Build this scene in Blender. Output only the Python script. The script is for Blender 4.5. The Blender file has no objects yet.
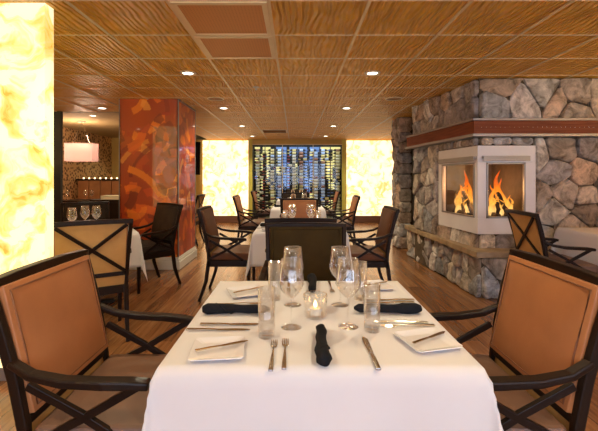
import bpy, bmesh, math, random
from mathutils import Vector, Matrix, noise
random.seed(7)
PI = math.pi
S = bpy.context.scene
COL = S.collection
CEIL = 2.37
CAMH = 1.27

# ------------------------------------------------------------------ materials
def new_mat(name):
    m = bpy.data.materials.new(name); m.use_nodes = True
    nt = m.node_tree
    return m, nt, nt.nodes['Principled BSDF']

def N(nt, typ, **kw):
    n = nt.nodes.new(typ)
    for k, v in kw.items():
        if k.startswith('i_'):
            n.inputs[k[2:].replace('_', ' ')].default_value = v
        else:
            setattr(n, k, v)
    return n

def ramp(nt, stops, interp='LINEAR'):
    r = nt.nodes.new('ShaderNodeValToRGB')
    r.color_ramp.interpolation = interp
    e = r.color_ramp.elements
    while len(e) > 1: e.remove(e[-1])
    e[0].position = stops[0][0]; e[0].color = (*stops[0][1], 1)
    for p, c in stops[1:]:
        x = e.new(p); x.color = (*c, 1)
    return r

def coords(nt, kind='Object', scale=(1, 1, 1), rot=(0, 0, 0)):
    tc = nt.nodes.new('ShaderNodeTexCoord'); mp = nt.nodes.new('ShaderNodeMapping')
    mp.inputs['Scale'].default_value = scale; mp.inputs['Rotation'].default_value = rot
    nt.links.new(tc.outputs[kind], mp.inputs['Vector'])
    return mp.outputs['Vector']

def bump(nt, b, height, strength=.3, dist=.01):
    bp = nt.nodes.new('ShaderNodeBump'); bp.inputs['Strength'].default_value = strength
    bp.inputs['Distance'].default_value = dist
    nt.links.new(height, bp.inputs['Height']); nt.links.new(bp.outputs['Normal'], b.inputs['Normal'])

def mottled(name, c1, c2, scale=8, rough=.5, metal=0, bstr=.15, bscale=60, stretch=(1, 1, 1), coat=0, sheen=0, emis=None, bdist=.003):
    m, nt, b = new_mat(name)
    v = coords(nt, scale=stretch)
    n = N(nt, 'ShaderNodeTexNoise'); n.inputs['Scale'].default_value = scale; n.inputs['Detail'].default_value = 5
    nt.links.new(v, n.inputs['Vector'])
    r = ramp(nt, [(.3, c1), (.7, c2)])
    nt.links.new(n.outputs['Fac'], r.inputs['Fac']); nt.links.new(r.outputs['Color'], b.inputs['Base Color'])
    b.inputs['Roughness'].default_value = rough; b.inputs['Specular IOR Level'].default_value = .16 if name in ('dark_wood', 'olive', 'napkin', 'black_fabric', 'shaded_leather') else .5; b.inputs['Metallic'].default_value = metal
    b.inputs['Coat Weight'].default_value = coat; b.inputs['Sheen Weight'].default_value = sheen
    if bstr:
        n2 = N(nt, 'ShaderNodeTexNoise'); n2.inputs['Scale'].default_value = bscale; n2.inputs['Detail'].default_value = 3
        nt.links.new(v, n2.inputs['Vector']); bump(nt, b, n2.outputs['Fac'], bstr, bdist)
    return m

M = {}
M['dark_wood'] = mottled('dark_wood', (.010, .005, .0035), (.020, .010, .006), 6, .38, bstr=.05, stretch=(1, 1, .3), coat=.06)
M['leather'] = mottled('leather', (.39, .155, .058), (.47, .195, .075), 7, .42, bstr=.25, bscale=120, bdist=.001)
M['piping'] = mottled('piping', (.20, .08, .035), (.25, .10, .045), 20, .5, bstr=0)
M['seat_leather'] = mottled('seat_leather', (.13, .065, .040), (.18, .09, .052), 8, .45, bstr=.2, bscale=120, bdist=.001)
M['tan_fabric'] = mottled('tan_fabric', (.46, .245, .075), (.55, .30, .10), 9, .8, bstr=.3, bscale=300, bdist=.001)
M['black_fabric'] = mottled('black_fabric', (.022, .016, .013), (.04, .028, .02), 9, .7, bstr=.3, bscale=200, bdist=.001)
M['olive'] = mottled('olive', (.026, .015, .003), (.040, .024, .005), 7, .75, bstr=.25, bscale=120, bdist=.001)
M['shaded_leather'] = mottled('shaded_leather', (.105, .042, .020), (.145, .060, .030), 7, .45, bstr=.25, bscale=120, bdist=.001)  # the chair leather again, darkened in colour to stand in for shade
M['lime_wall'] = mottled('lime_wall', (.62, .56, .10), (.70, .63, .14), 3, .6, bstr=.05)
M['gold'] = mottled('gold', (.70, .48, .13), (.78, .55, .16), 7, .6, bstr=.1)
M['linen'] = mottled('linen', (.70, .69, .72), (.75, .74, .77), 3, .85, bstr=.15, bscale=400, bdist=.0006, sheen=.1)
M['napkin'] = mottled('napkin', (.007, .008, .011), (.014, .015, .020), 30, .85, bstr=.5, bscale=90, bdist=.002)
M['steel'] = mottled('steel', (.55, .52, .48), (.68, .65, .6), 5, .16, metal=1, bstr=0)
M['porcelain'] = mottled('porcelain', (.82, .82, .86), (.88, .88, .92), 3, .12, bstr=0, coat=.5)
M['white_paint'] = mottled('white_paint', (.62, .60, .56), (.68, .66, .62), 4, .45, bstr=.05)
M['white_metal'] = mottled('white_metal', (.78, .76, .76), (.84, .82, .82), 4, .35, bstr=.03)
M['hood_metal'] = mottled('hood_metal', (.30, .28, .27), (.36, .34, .33), 4, .42, metal=.6, bstr=.03)
M['black_metal'] = mottled('black_metal', (.012, .012, .013), (.022, .021, .02), 5, .5, metal=.3, bstr=.05)
M['grid_metal'] = mottled('grid_metal', (.82, .64, .34), (.88, .70, .40), 5, .4, metal=.1, bstr=0)
M['yellow_wall'] = mottled('yellow_wall', (.56, .38, .10), (.64, .44, .13), 3, .7, bstr=.1)
M['plain_ceiling'] = mottled('plain_ceiling', (.46, .33, .15), (.50, .36, .17), 2, .8, bstr=.05)
M['annex_leather'] = mottled('annex_leather', (.34, .155, .06), (.42, .20, .08), 6, .45, bstr=.15)
M['walnut'] = mottled('walnut', (.20, .10, .06), (.28, .14, .09), 5, .4, bstr=.05, stretch=(.3, 1, 4))
M['brown_wall'] = mottled('brown_wall', (.30, .20, .11), (.36, .25, .14), 3, .7, bstr=.1)
M['fire_liner'] = mottled('fire_liner', (.05, .032, .022), (.10, .065, .042), 9, .7, bstr=.6, bscale=14, bdist=.01)
M['ash'] = mottled('ash', (.02, .018, .016), (.10, .085, .07), 40, .9, bstr=.8, bscale=60, bdist=.01)
M['bark'] = mottled('bark', (.018, .012, .009), (.11, .075, .05), 18, .9, bstr=.9, bscale=35, stretch=(1, 1, .3), bdist=.01)
M['hearth_stone'] = mottled('hearth_stone', (.26, .18, .10), (.46, .33, .19), 9, .6, bstr=.8, bscale=25, bdist=.012)
M['mortar'] = mottled('mortar', (.07, .05, .03), (.12, .085, .05), 12, .95, bstr=.6, bscale=40, bdist=.01)
M['candle_wax'] = mottled('candle_wax', (.8, .74, .6), (.85, .8, .66), 5, .5, bstr=0)
M['cream_cloth'] = mottled('cream_cloth', (.70, .62, .42), (.78, .70, .5), 5, .85, bstr=.1)
M['vent_metal'] = mottled('vent_metal', (.40, .17, .05), (.45, .20, .06), 5, .55, bstr=0)
M['speaker_mesh'] = mottled('speaker_mesh', (.36, .20, .07), (.42, .24, .09), 90, .7, bstr=.2, bscale=300)
M['fixture'] = mottled('fixture', (.62, .55, .42), (.68, .60, .47), 5, .35, metal=.3, bstr=0)

def make_mantel():
    m, nt, b = new_mat('mantel_wood')
    v = coords(nt, scale=(.8, .8, 14))
    n = N(nt, 'ShaderNodeTexNoise'); n.inputs['Scale'].default_value = 4; n.inputs['Detail'].default_value = 6
    nt.links.new(v, n.inputs['Vector'])
    r = ramp(nt, [(.3, (.15, .032, .010)), (.7, (.24, .06, .02))])
    nt.links.new(n.outputs['Fac'], r.inputs['Fac']); nt.links.new(r.outputs['Color'], b.inputs['Base Color'])
    b.inputs['Roughness'].default_value = .55; b.inputs['Specular IOR Level'].default_value = .25
    return m
M['mantel_wood'] = make_mantel()

def make_emit(name, col, strength):
    m = bpy.data.materials.new(name); m.use_nodes = True; nt = m.node_tree
    nt.nodes.remove(nt.nodes['Principled BSDF'])
    e = nt.nodes.new('ShaderNodeEmission'); e.inputs['Color'].default_value = (*col, 1); e.inputs['Strength'].default_value = strength
    nt.links.new(e.outputs[0], nt.nodes['Material Output'].inputs['Surface'])
    return m
M['lamp'] = make_emit('lamp', (1, .88, .68), 9)
M['rack_light'] = make_emit('rack_light', (.30, .50, 1.0), .7)
M['rack_light_warm'] = make_emit('rack_light_warm', (1.0, .88, .35), 1.1)
M['ledge_lamp'] = make_emit('ledge_lamp', (1, .72, .4), 4)
M['candle_flame'] = make_emit('candle_flame', (1, .62, .25), 9)

def make_onyx(name, c_lo, c_mid, c_hi, strength, scale=2.2, lo=.36):
    m, nt, b = new_mat(name)
    v = coords(nt)
    w = N(nt, 'ShaderNodeTexNoise'); w.inputs['Scale'].default_value = scale; w.inputs['Detail'].default_value = 3
    nt.links.new(v, w.inputs['Vector'])
    mixv = nt.nodes.new('ShaderNodeMix'); mixv.data_type = 'VECTOR'; mixv.inputs[0].default_value = .35
    nt.links.new(v, mixv.inputs[4]); nt.links.new(w.outputs['Color'], mixv.inputs[5])
    n = N(nt, 'ShaderNodeTexNoise'); n.inputs['Scale'].default_value = scale * 1.8; n.inputs['Detail'].default_value = 9; n.inputs['Roughness'].default_value = .58; n.inputs['Distortion'].default_value = 1.3
    nt.links.new(mixv.outputs[1], n.inputs['Vector'])
    r = ramp(nt, [(lo - .04, c_lo), (lo + .06, c_mid), (lo + .15, c_hi), (1, c_hi)])
    nt.links.new(n.outputs['Fac'], r.inputs['Fac'])
    nt.links.new(r.outputs['Color'], b.inputs['Emission Color']); b.inputs['Emission Strength'].default_value = strength
    nt.links.new(r.outputs['Color'], b.inputs['Base Color'])
    b.inputs['Roughness'].default_value = .25
    return m
M['onyx_near'] = make_onyx('onyx_near', (.74, .42, .06), (.90, .74, .26), (.98, .91, .58), .94, 2.6, .40)
M['onyx_far'] = make_onyx('onyx_far', (.66, .38, .12), (.84, .56, .24), (1, .75, .47), 1.9, 3.2, .38)

def make_ceiling():
    m, nt, b = new_mat('rippled_ceiling_tile')
    v = coords(nt)
    # long wavy dunes running away from the viewer, each a few centimetres wide
    mp = nt.nodes.new('ShaderNodeMapping'); mp.inputs['Scale'].default_value = (24, 6.5, 1); mp.inputs['Rotation'].default_value = (0, 0, .10)
    nt.links.new(v, mp.inputs['Vector'])
    dn = N(nt, 'ShaderNodeTexNoise'); dn.inputs['Scale'].default_value = 1; dn.inputs['Detail'].default_value = 0; dn.inputs['Distortion'].default_value = .55
    nt.links.new(mp.outputs[0], dn.inputs['Vector'])
    mp2 = nt.nodes.new('ShaderNodeMapping'); mp2.inputs['Scale'].default_value = (1, .5, 1); nt.links.new(v, mp2.inputs['Vector'])
    wv = N(nt, 'ShaderNodeTexWave'); wv.wave_type = 'BANDS'; wv.bands_direction = 'X'
    wv.inputs['Scale'].default_value = 7.2; wv.inputs['Distortion'].default_value = 6.0; wv.inputs['Detail'].default_value = 1; wv.inputs['Detail Scale'].default_value = .9
    nt.links.new(mp2.outputs[0], wv.inputs['Vector'])
    hm = nt.nodes.new('ShaderNodeMix'); hm.data_type = 'FLOAT'; hm.inputs[0].default_value = .38
    nt.links.new(dn.outputs['Fac'], hm.inputs[2]); nt.links.new(wv.outputs['Fac'], hm.inputs[3])
    n = N(nt, 'ShaderNodeTexNoise'); n.inputs['Scale'].default_value = 2
    nt.links.new(v, n.inputs['Vector'])
    r = ramp(nt, [(.3, (.84, .42, .045)), (.7, (.92, .49, .065))])
    nt.links.new(n.outputs['Fac'], r.inputs['Fac'])
    nt.links.new(r.outputs['Color'], b.inputs['Base Color'])
    b.inputs['Roughness'].default_value = .45
    bump(nt, b, hm.outputs[0], 1.0, .065)
    return m
M['ceiling'] = make_ceiling()

def make_floor():
    m, nt, b = new_mat('plank_floor')
    v = coords(nt, rot=(0, 0, PI / 2))
    br = N(nt, 'ShaderNodeTexBrick'); br.offset = .37; br.inputs['Scale'].default_value = 1
    br.inputs['Brick Width'].default_value = 1.5; br.inputs['Row Height'].default_value = .12
    br.inputs['Mortar Size'].default_value = .0016; br.inputs['Bias'].default_value = 0
    br.inputs['Color1'].default_value = (.0, .0, .0, 1); br.inputs['Color2'].default_value = (1, 1, 1, 1); br.inputs['Mortar'].default_value = (.5, .5, .5, 1)
    nt.links.new(v, br.inputs['Vector'])
    mp = nt.nodes.new('ShaderNodeMapping'); mp.inputs['Scale'].default_value = (1.0, 16, 1); nt.links.new(v, mp.inputs['Vector'])
    n = N(nt, 'ShaderNodeTexNoise'); n.inputs['Scale'].default_value = 2.5; n.inputs['Detail'].default_value = 7; n.inputs['Distortion'].default_value = .6
    nt.links.new(mp.outputs[0], n.inputs['Vector'])
    ad = nt.nodes.new('ShaderNodeMix'); ad.data_type = 'FLOAT'; ad.inputs[0].default_value = .32
    nt.links.new(n.outputs['Fac'], ad.inputs[2]); nt.links.new(br.outputs['Color'], ad.inputs[3])
    r = ramp(nt, [(.22, (.08, .028, .010)), (.42, (.18, .072, .026)), (.6, (.27, .12, .045)), (.82, (.40, .21, .09))])
    nt.links.new(ad.outputs[0], r.inputs['Fac'])
    dk = nt.nodes.new('ShaderNodeMix'); dk.data_type = 'RGBA'; dk.inputs[7].default_value = (.06, .025, .012, 1)
    nt.links.new(br.outputs['Fac'], dk.inputs[0]); nt.links.new(r.outputs['Color'], dk.inputs[6])
    nt.links.new(dk.outputs[2], b.inputs['Base Color'])
    b.inputs['Roughness'].default_value = .25; b.inputs['IOR'].default_value = 1.62
    bump(nt, b, n.outputs['Fac'], .12, .004)
    return m
M['floor'] = make_floor()

def make_stone():
    m, nt, b = new_mat('field_stone')
    at = nt.nodes.new('ShaderNodeAttribute'); at.attribute_name = 'tint'
    v = coords(nt)
    n = N(nt, 'ShaderNodeTexNoise'); n.inputs['Scale'].default_value = 7; n.inputs['Detail'].default_value = 9; n.inputs['Roughness'].default_value = .66; n.inputs['Distortion'].default_value = .8
    nt.links.new(v, n.inputs['Vector'])
    r = ramp(nt, [(.33, (.34, .28, .22)), (.48, (.9, .86, .8)), (.66, (1.55, 1.48, 1.4))])
    nt.links.new(n.outputs['Fac'], r.inputs['Fac'])
    mx = nt.nodes.new('ShaderNodeMix'); mx.data_type = 'RGBA'; mx.blend_type = 'MULTIPLY'; mx.inputs[0].default_value = 1
    nt.links.new(at.outputs['Color'], mx.inputs[6]); nt.links.new(r.outputs['Color'], mx.inputs[7])
    nt.links.new(mx.outputs[2], b.inputs['Base Color'])
    b.inputs['Roughness'].default_value = .6
    n2 = N(nt, 'ShaderNodeTexNoise'); n2.inputs['Scale'].default_value = 11; n2.inputs['Detail'].default_value = 9; n2.inputs['Roughness'].default_value = .7
    nt.links.new(v, n2.inputs['Vector']); bump(nt, b, n2.outputs['Fac'], 1.0, .055)
    return m
M['stone'] = make_stone()

def make_mural():
    # glass fronted print of overlapping curved ribbon strokes (strokes live in the 'ink' attribute)
    m, nt, b = new_mat('ribbon_mural')
    at = nt.nodes.new('ShaderNodeAttribute'); at.attribute_name = 'ink'
    nt.links.new(at.outputs['Color'], b.inputs['Base Color'])
    b.inputs['Roughness'].default_value = .4
    b.inputs['Coat Weight'].default_value = 1; b.inputs['Coat Roughness'].default_value = .02; b.inputs['Coat IOR'].default_value = 1.8
    return m
M['mural'] = make_mural()

def make_damask():
    m, nt, b = new_mat('spotted_wallpaper')
    v = coords(nt)
    vo = N(nt, 'ShaderNodeTexVoronoi'); vo.inputs['Scale'].default_value = 13; nt.links.new(v, vo.inputs['Vector'])
    r = ramp(nt, [(.36, (.16, .075, .03)), (.50, (.66, .42, .19))])
    nt.links.new(vo.outputs['Distance'], r.inputs['Fac']); nt.links.new(r.outputs['Color'], b.inputs['Base Color'])
    b.inputs['Roughness'].default_value = .6
    return m
M['damask'] = make_damask()

def make_glass(name, tint=(1, 1, 1), base=.06, edge=.55, gain=1.0):
    m = bpy.data.materials.new(name); m.use_nodes = True; nt = m.node_tree
    nt.nodes.remove(nt.nodes['Principled BSDF'])
    t = nt.nodes.new('ShaderNodeBsdfTransparent'); t.inputs[0].default_value = (*tint, 1)
    g = nt.nodes.new('ShaderNodeBsdfGlossy'); g.inputs['Roughness'].default_value = .03; g.inputs['Color'].default_value = (gain, gain, gain, 1)
    lw = nt.nodes.new('ShaderNodeLayerWeight'); lw.inputs['Blend'].default_value = .35
    mr = nt.nodes.new('ShaderNodeMapRange'); mr.inputs[3].default_value = base; mr.inputs[4].default_value = edge
    nt.links.new(lw.outputs['Facing'], mr.inputs[0])
    mx = nt.nodes.new('ShaderNodeMixShader'); nt.links.new(mr.outputs[0], mx.inputs[0])
    nt.links.new(t.outputs[0], mx.inputs[1]); nt.links.new(g.outputs[0], mx.inputs[2])
    nt.links.new(mx.outputs[0], nt.nodes['Material Output'].inputs['Surface'])
    return m
M['glass'] = make_glass('clear_glass', (.98, .98, .98), .045, .85)
M['pane'] = make_glass('window_glass', (.97, .98, .98), .012, .3)
M['fire_glass'] = make_glass('fire_glass', (.93, .92, .9), .01, .07)

def make_flame():
    m = bpy.data.materials.new('flame'); m.use_nodes = True; nt = m.node_tree
    nt.nodes.remove(nt.nodes['Principled BSDF'])
    v = coords(nt, 'Object')
    sp = nt.nodes.new('ShaderNodeSeparateXYZ'); nt.links.new(v, sp.inputs[0])
    mr = nt.nodes.new('ShaderNodeMapRange'); mr.inputs[1].default_value = 0; mr.inputs[2].default_value = .40
    nt.links.new(sp.outputs['Z'], mr.inputs[0])
    r = ramp(nt, [(0, (1, .62, .22)), (.35, (1, .42, .06)), (.75, (1, .22, .015)), (1, (.7, .10, .01))])
    nt.links.new(mr.outputs[0], r.inputs['Fac'])
    e = nt.nodes.new('ShaderNodeEmission'); nt.links.new(r.outputs['Color'], e.inputs['Color']); e.inputs['Strength'].default_value = 1.7
    t = nt.nodes.new('ShaderNodeBsdfTransparent')
    lw = nt.nodes.new('ShaderNodeLayerWeight'); lw.inputs['Blend'].default_value = .5
    mr2 = nt.nodes.new('ShaderNodeMapRange'); mr2.inputs[3].default_value = .85; mr2.inputs[4].default_value = .05
    nt.links.new(lw.outputs['Facing'], mr2.inputs[0])
    n = N(nt, 'ShaderNodeTexNoise'); n.inputs['Scale'].default_value = 12; nt.links.new(v, n.inputs['Vector'])
    mm = nt.nodes.new('ShaderNodeMath'); mm.operation = 'MULTIPLY'; nt.links.new(mr2.outputs[0], mm.inputs[0])
    rr = ramp(nt, [(.3, (.5, .5, .5)), (.6, (1, 1, 1))]); nt.links.new(n.outputs['Fac'], rr.inputs['Fac']); nt.links.new(rr.outputs['Color'], mm.inputs[1])
    mx = nt.nodes.new('ShaderNodeMixShader'); nt.links.new(mm.outputs[0], mx.inputs[0])
    nt.links.new(t.outputs[0], mx.inputs[1]); nt.links.new(e.outputs[0], mx.inputs[2])
    nt.links.new(mx.outputs[0], nt.nodes['Material Output'].inputs['Surface'])
    return m
M['flame'] = make_flame()

def make_fretted():
    m, nt, b = new_mat('perforated_grille')
    v = coords(nt)
    vo = N(nt, 'ShaderNodeTexVoronoi'); vo.inputs['Scale'].default_value = 45; vo.inputs['Randomness'].default_value = 0
    nt.links.new(v, vo.inputs['Vector'])
    r = ramp(nt, [(.25, (.26, .095, .02)), (.4, (.66, .29, .07))])
    nt.links.new(vo.outputs['Distance'], r.inputs['Fac']); nt.links.new(r.outputs['Color'], b.inputs['Base Color'])
    b.inputs['Roughness'].default_value = .5
    return m
M['grille'] = make_fretted()

def shade_mat():
    m, nt, b = new_mat('chandelier_shade')
    b.inputs['Base Color'].default_value = (.8, .55, .5, 1)
    b.inputs['Emission Color'].default_value = (1, .60, .50, 1); b.inputs['Emission Strength'].default_value = .22
    b.inputs['Alpha'].default_value = .55
    return m
M['shade'] = shade_mat()
M['crystal'] = make_emit('crystal_glow', (1, .66, .5), 2.2)

# ------------------------------------------------------------------ mesh helpers
def link_mesh(name, bm, mat, parent=None, smooth=False, bevel=0, loc=None):
    bmesh.ops.recalc_face_normals(bm, faces=bm.faces)
    me = bpy.data.meshes.new(name); bm.to_mesh(me); bm.free()
    mats = mat if isinstance(mat, (list, tuple)) else [mat]
    for k in mats: me.materials.append(M[k])
    if smooth:
        for p in me.polygons: p.use_smooth = True
    o = bpy.data.objects.new(name, me); COL.objects.link(o)
    if parent: o.parent = parent
    if loc: o.location = loc
    if bevel:
        bv = o.modifiers.new('Bevel', 'BEVEL'); bv.width = bevel; bv.segments = 2; bv.limit_method = 'ANGLE'; bv.angle_limit = .7
    return o

def tag(o, label=None, cat=None, group=None, kind=None):
    if label: o['label'] = label
    if cat: o['category'] = cat
    if group: o['group'] = group
    if kind: o['kind'] = kind
    return o

def thing(name, label, cat, loc=(0, 0, 0), rz=0, group=None):
    o = bpy.data.objects.new(name, None); COL.objects.link(o)
    o.empty_display_size = .1
    o.location = loc; o.rotation_euler = (0, 0, rz)
    return tag(o, label, cat, group)

def copy_tree(o, parent=None):
    c = o.copy(); COL.objects.link(c)
    if parent: c.parent = parent
    for ch in list(o.children): copy_tree(ch, c)
    return c

def B(bm, x0, x1, y0, y1, z0, z1, mi=0, mat=None):
    r = bmesh.ops.create_cube(bm, size=1)
    T = Matrix.Translation(((x0 + x1) / 2, (y0 + y1) / 2, (z0 + z1) / 2)) @ Matrix.Diagonal((abs(x1 - x0), abs(y1 - y0), abs(z1 - z0), 1))
    if mat: T = mat @ T
    bmesh.ops.transform(bm, matrix=T, verts=r['verts'])
    for f in {f for v in r['verts'] for f in v.link_faces}: f.material_index = mi
    return r['verts']

def box_obj(name, x0, x1, y0, y1, z0, z1, mat, parent=None, bevel=0):
    bm = bmesh.new(); B(bm, x0, x1, y0, y1, z0, z1)
    return link_mesh(name, bm, mat, parent, bevel=bevel)

def bar(bm, pts, w, t, up=(1, 0, 0), taper=None):
    """rectangular section swept along pts; w measured along `up`, t across"""
    pts = [Vector(p) for p in pts]; up = Vector(up).normalized(); rings = []
    n = len(pts)
    for i, p in enumerate(pts):
        d = (pts[min(i + 1, n - 1)] - pts[max(i - 1, 0)]).normalized()
        s = d.cross(up).normalized(); u = s.cross(d).normalized()
        k = 1 if not taper else taper[i]
        rings.append([bm.verts.new(p + u * (a * w / 2 * k) + s * (b_ * t / 2 * k)) for a, b_ in ((-1, -1), (1, -1), (1, 1), (-1, 1))])
    for i in range(n - 1):
        for j in range(4):
            bm.faces.new((rings[i][j], rings[i][(j + 1) % 4], rings[i + 1][(j + 1) % 4], rings[i + 1][j]))
    bm.faces.new(rings[0]); bm.faces.new(rings[-1])

def tube(bm, pts, r, seg=8, closed=False):
    pts = [Vector(p) for p in pts]; n = len(pts); rings = []
    for i, p in enumerate(pts):
        if closed: d = (pts[(i + 1) % n] - pts[i - 1]).normalized()
        else: d = (pts[min(i + 1, n - 1)] - pts[max(i - 1, 0)]).normalized()
        a = Vector((0, 0, 1)) if abs(d.z) < .9 else Vector((1, 0, 0))
        s = d.cross(a).normalized(); u = s.cross(d)
        rr = r[i] if isinstance(r, (list, tuple)) else r
        rings.append([bm.verts.new(p + s * (math.cos(2 * PI * j / seg) * rr) + u * (math.sin(2 * PI * j / seg) * rr)) for j in range(seg)])
    for i in range(n if closed else n - 1):
        A = rings[i]; C = rings[(i + 1) % n]
        for j in range(seg): bm.faces.new((A[j], A[(j + 1) % seg], C[(j + 1) % seg], C[j]))
    if not closed: bm.faces.new(rings[0]); bm.faces.new(rings[-1])

def lathe(bm, prof, seg=28, mi=0, mat=None, sq=0):
    rings = []
    for r, z in prof:
        if r < 1e-5: rings.append([bm.verts.new((0, 0, z))])
        else: rings.append([bm.verts.new(((r + sq * r * (1 if j % 2 else -1)) * math.cos(2 * PI * j / seg), (r + sq * r * (1 if j % 2 else -1)) * math.sin(2 * PI * j / seg), z)) for j in range(seg)])
    fs = []
    for A, C in zip(rings, rings[1:]):
        if len(A) == 1 and len(C) == 1: continue
        for j in range(seg):
            k = (j + 1) % seg
            if len(A) == 1: fs.append(bm.faces.new((A[0], C[k], C[j])))
            elif len(C) == 1: fs.append(bm.faces.new((A[j], A[k], C[0])))
            else: fs.append(bm.faces.new((A[j], A[k], C[k], C[j])))
    for f in fs: f.material_index = mi
    if mat: bmesh.ops.transform(bm, matrix=mat, verts=[v for R in rings for v in R])

def prism(bm, poly, z0, z1):
    lo = [bm.verts.new((x, y, z0)) for x, y in poly]; hi = [bm.verts.new((x, y, z1)) for x, y in poly]
    n = len(poly)
    for i in range(n): bm.faces.new((lo[i], lo[(i + 1) % n], hi[(i + 1) % n], hi[i]))
    bm.faces.new(lo); bm.faces.new(hi)

def struct(name, bm, mat, **k):
    o = link_mesh(name, bm, mat, **k); o['kind'] = 'structure'; return o
def sbox(name, x0, x1, y0, y1, z0, z1, mat, bevel=0):
    bm = bmesh.new(); B(bm, x0, x1, y0, y1, z0, z1)
    return struct(name, bm, mat, bevel=bevel)

# ------------------------------------------------------------------ the room
XR, XL, YB = 5.2, -6.05, -2.6
sbox('floor', XL - .2, XR + .2, YB - .2, 13.0, -.1, 0, 'floor')
bm = bmesh.new()
B(bm, -2.5, XR, YB, 11.9, CEIL, CEIL + .08); B(bm, XL, -2.5, YB, 6.4, CEIL, CEIL + .08)
ceil = struct('ceiling', bm, 'ceiling')
sbox('ceiling_annex', XL - .1, -2.5, 6.4, 13.0, 2.60, 2.68, 'plain_ceiling')
sbox('trim_1', XL, -2.5, 6.4, 6.46, CEIL, 2.6, 'brown_wall')
# suspended ceiling grid
bm = bmesh.new(); TX, TY = .628, .578
for i in range(-9, 9):
    x = -.164 + (i) * TX
    if x < XL or x > XR: continue
    yend = 10.88 if x > -2.6 else 6.4
    B(bm, x - .010, x + .010, YB, yend, CEIL - .008, CEIL + .002)
ys = []
k = 2.96 - TY * 9
while k < 10.9:
    if k > YB: ys.append(k)
    k += TY
for y in ys:
    B(bm, XL if y < 6.4 else -2.5, XR, y - .005, y + .005, CEIL - .004, CEIL + .002)
g = struct('trim_2', bm, 'grid_metal')

sbox('wall_left', XL - .15, XL, YB, 13.0, 0, 2.6, 'damask')
sbox('wall_right', XR, XR + .15, YB, 12, 0, CEIL, 'brown_wall')
sbox('wall_annex', XL, -2.9, 12.7, 12.85, 0, 2.6, 'yellow_wall')
sbox('wall_divider', -2.95, -2.83, 10.9, 12.7, 0, 2.6, 'yellow_wall')
# far wall with the recess for the wine display
bm = bmesh.new()
B(bm, -2.95, -1.24, 11.0, 11.12, 0, CEIL); B(bm, 1.40, XR, 11.0, 11.12, 0, CEIL); B(bm, -1.24, 1.40, 11.0, 11.12, 2.24, CEIL)
struct('wall_far', bm, 'yellow_wall')
bm = bmesh.new()
B(bm, -1.34, -1.24, 11.12, 11.85, 0, 2.24); B(bm, 1.40, 1.50, 11.12, 11.85, 0, 2.24); B(bm, -1.34, 1.5, 11.85, 11.95, 0, CEIL)
struct('wall_recess', bm, 'black_metal')
bm = bmesh.new(); B(bm, -2.95, -1.22, 10.93, 11.0, 0, .2); B(bm, 1.38, 3.2, 10.93, 11.0, 0, .2)
struct('baseboard_far', bm, 'walnut', bevel=.006)
sbox('trim_3', -1.24, 1.40, 10.98, 11.12, 0, .12, 'walnut')
sbox('trim_6', -1.31, -1.215, 10.97, 11.0, .2, CEIL - .001, 'lime_wall')
sbox('trim_7', 1.34, 1.445, 10.97, 11.0, .2, CEIL - .001, 'lime_wall')
# rear wall with the tall windows that let in daylight
WN = [(-1.9, 1.9), (2.4, 4.9)]
bm = bmesh.new(); prev = XL
for a, b_ in WN:
    B(bm, prev, a, YB - .15, YB, 0, CEIL); prev = b_
    B(bm, a, b_, YB - .15, YB, 0, .45); B(bm, a, b_, YB - .15, YB, 2.2, CEIL)
B(bm, prev, XR, YB - .15, YB, 0, CEIL)
struct('wall_rear', bm, 'brown_wall')
for i, (a, b_) in enumerate(WN):
    bm = bmesh.new()
    B(bm, a, b_, YB - .1, YB - .04, .45, .51); B(bm, a, b_, YB - .1, YB - .04, 2.14, 2.2)
    n = 4
    for j in range(n + 1):
        x = a + (b_ - a) * j / n; B(bm, x - .03, x + .03, YB - .1, YB - .04, .51, 2.14)
    w = struct('window_%d' % (i + 1), bm, 'dark_wood')
    p = box_obj('window_pane', a, b_, YB - .075, YB - .065, .51, 2.14, 'pane', w)

# ------------------------------------------------------------------ stone facing
def clip(poly, px, py, nx, ny):
    out = []
    for i in range(len(poly)):
        a = poly[i]; b_ = poly[(i + 1) % len(poly)]
        da = (a[0] - px) * nx + (a[1] - py) * ny; db = (b_[0] - px) * nx + (b_[1] - py) * ny
        if da <= 0: out.append(a)
        if (da < 0 < db) or (db < 0 < da):
            t = da / (da - db); out.append((a[0] + (b_[0] - a[0]) * t, a[1] + (b_[1] - a[1]) * t))
    return out

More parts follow.
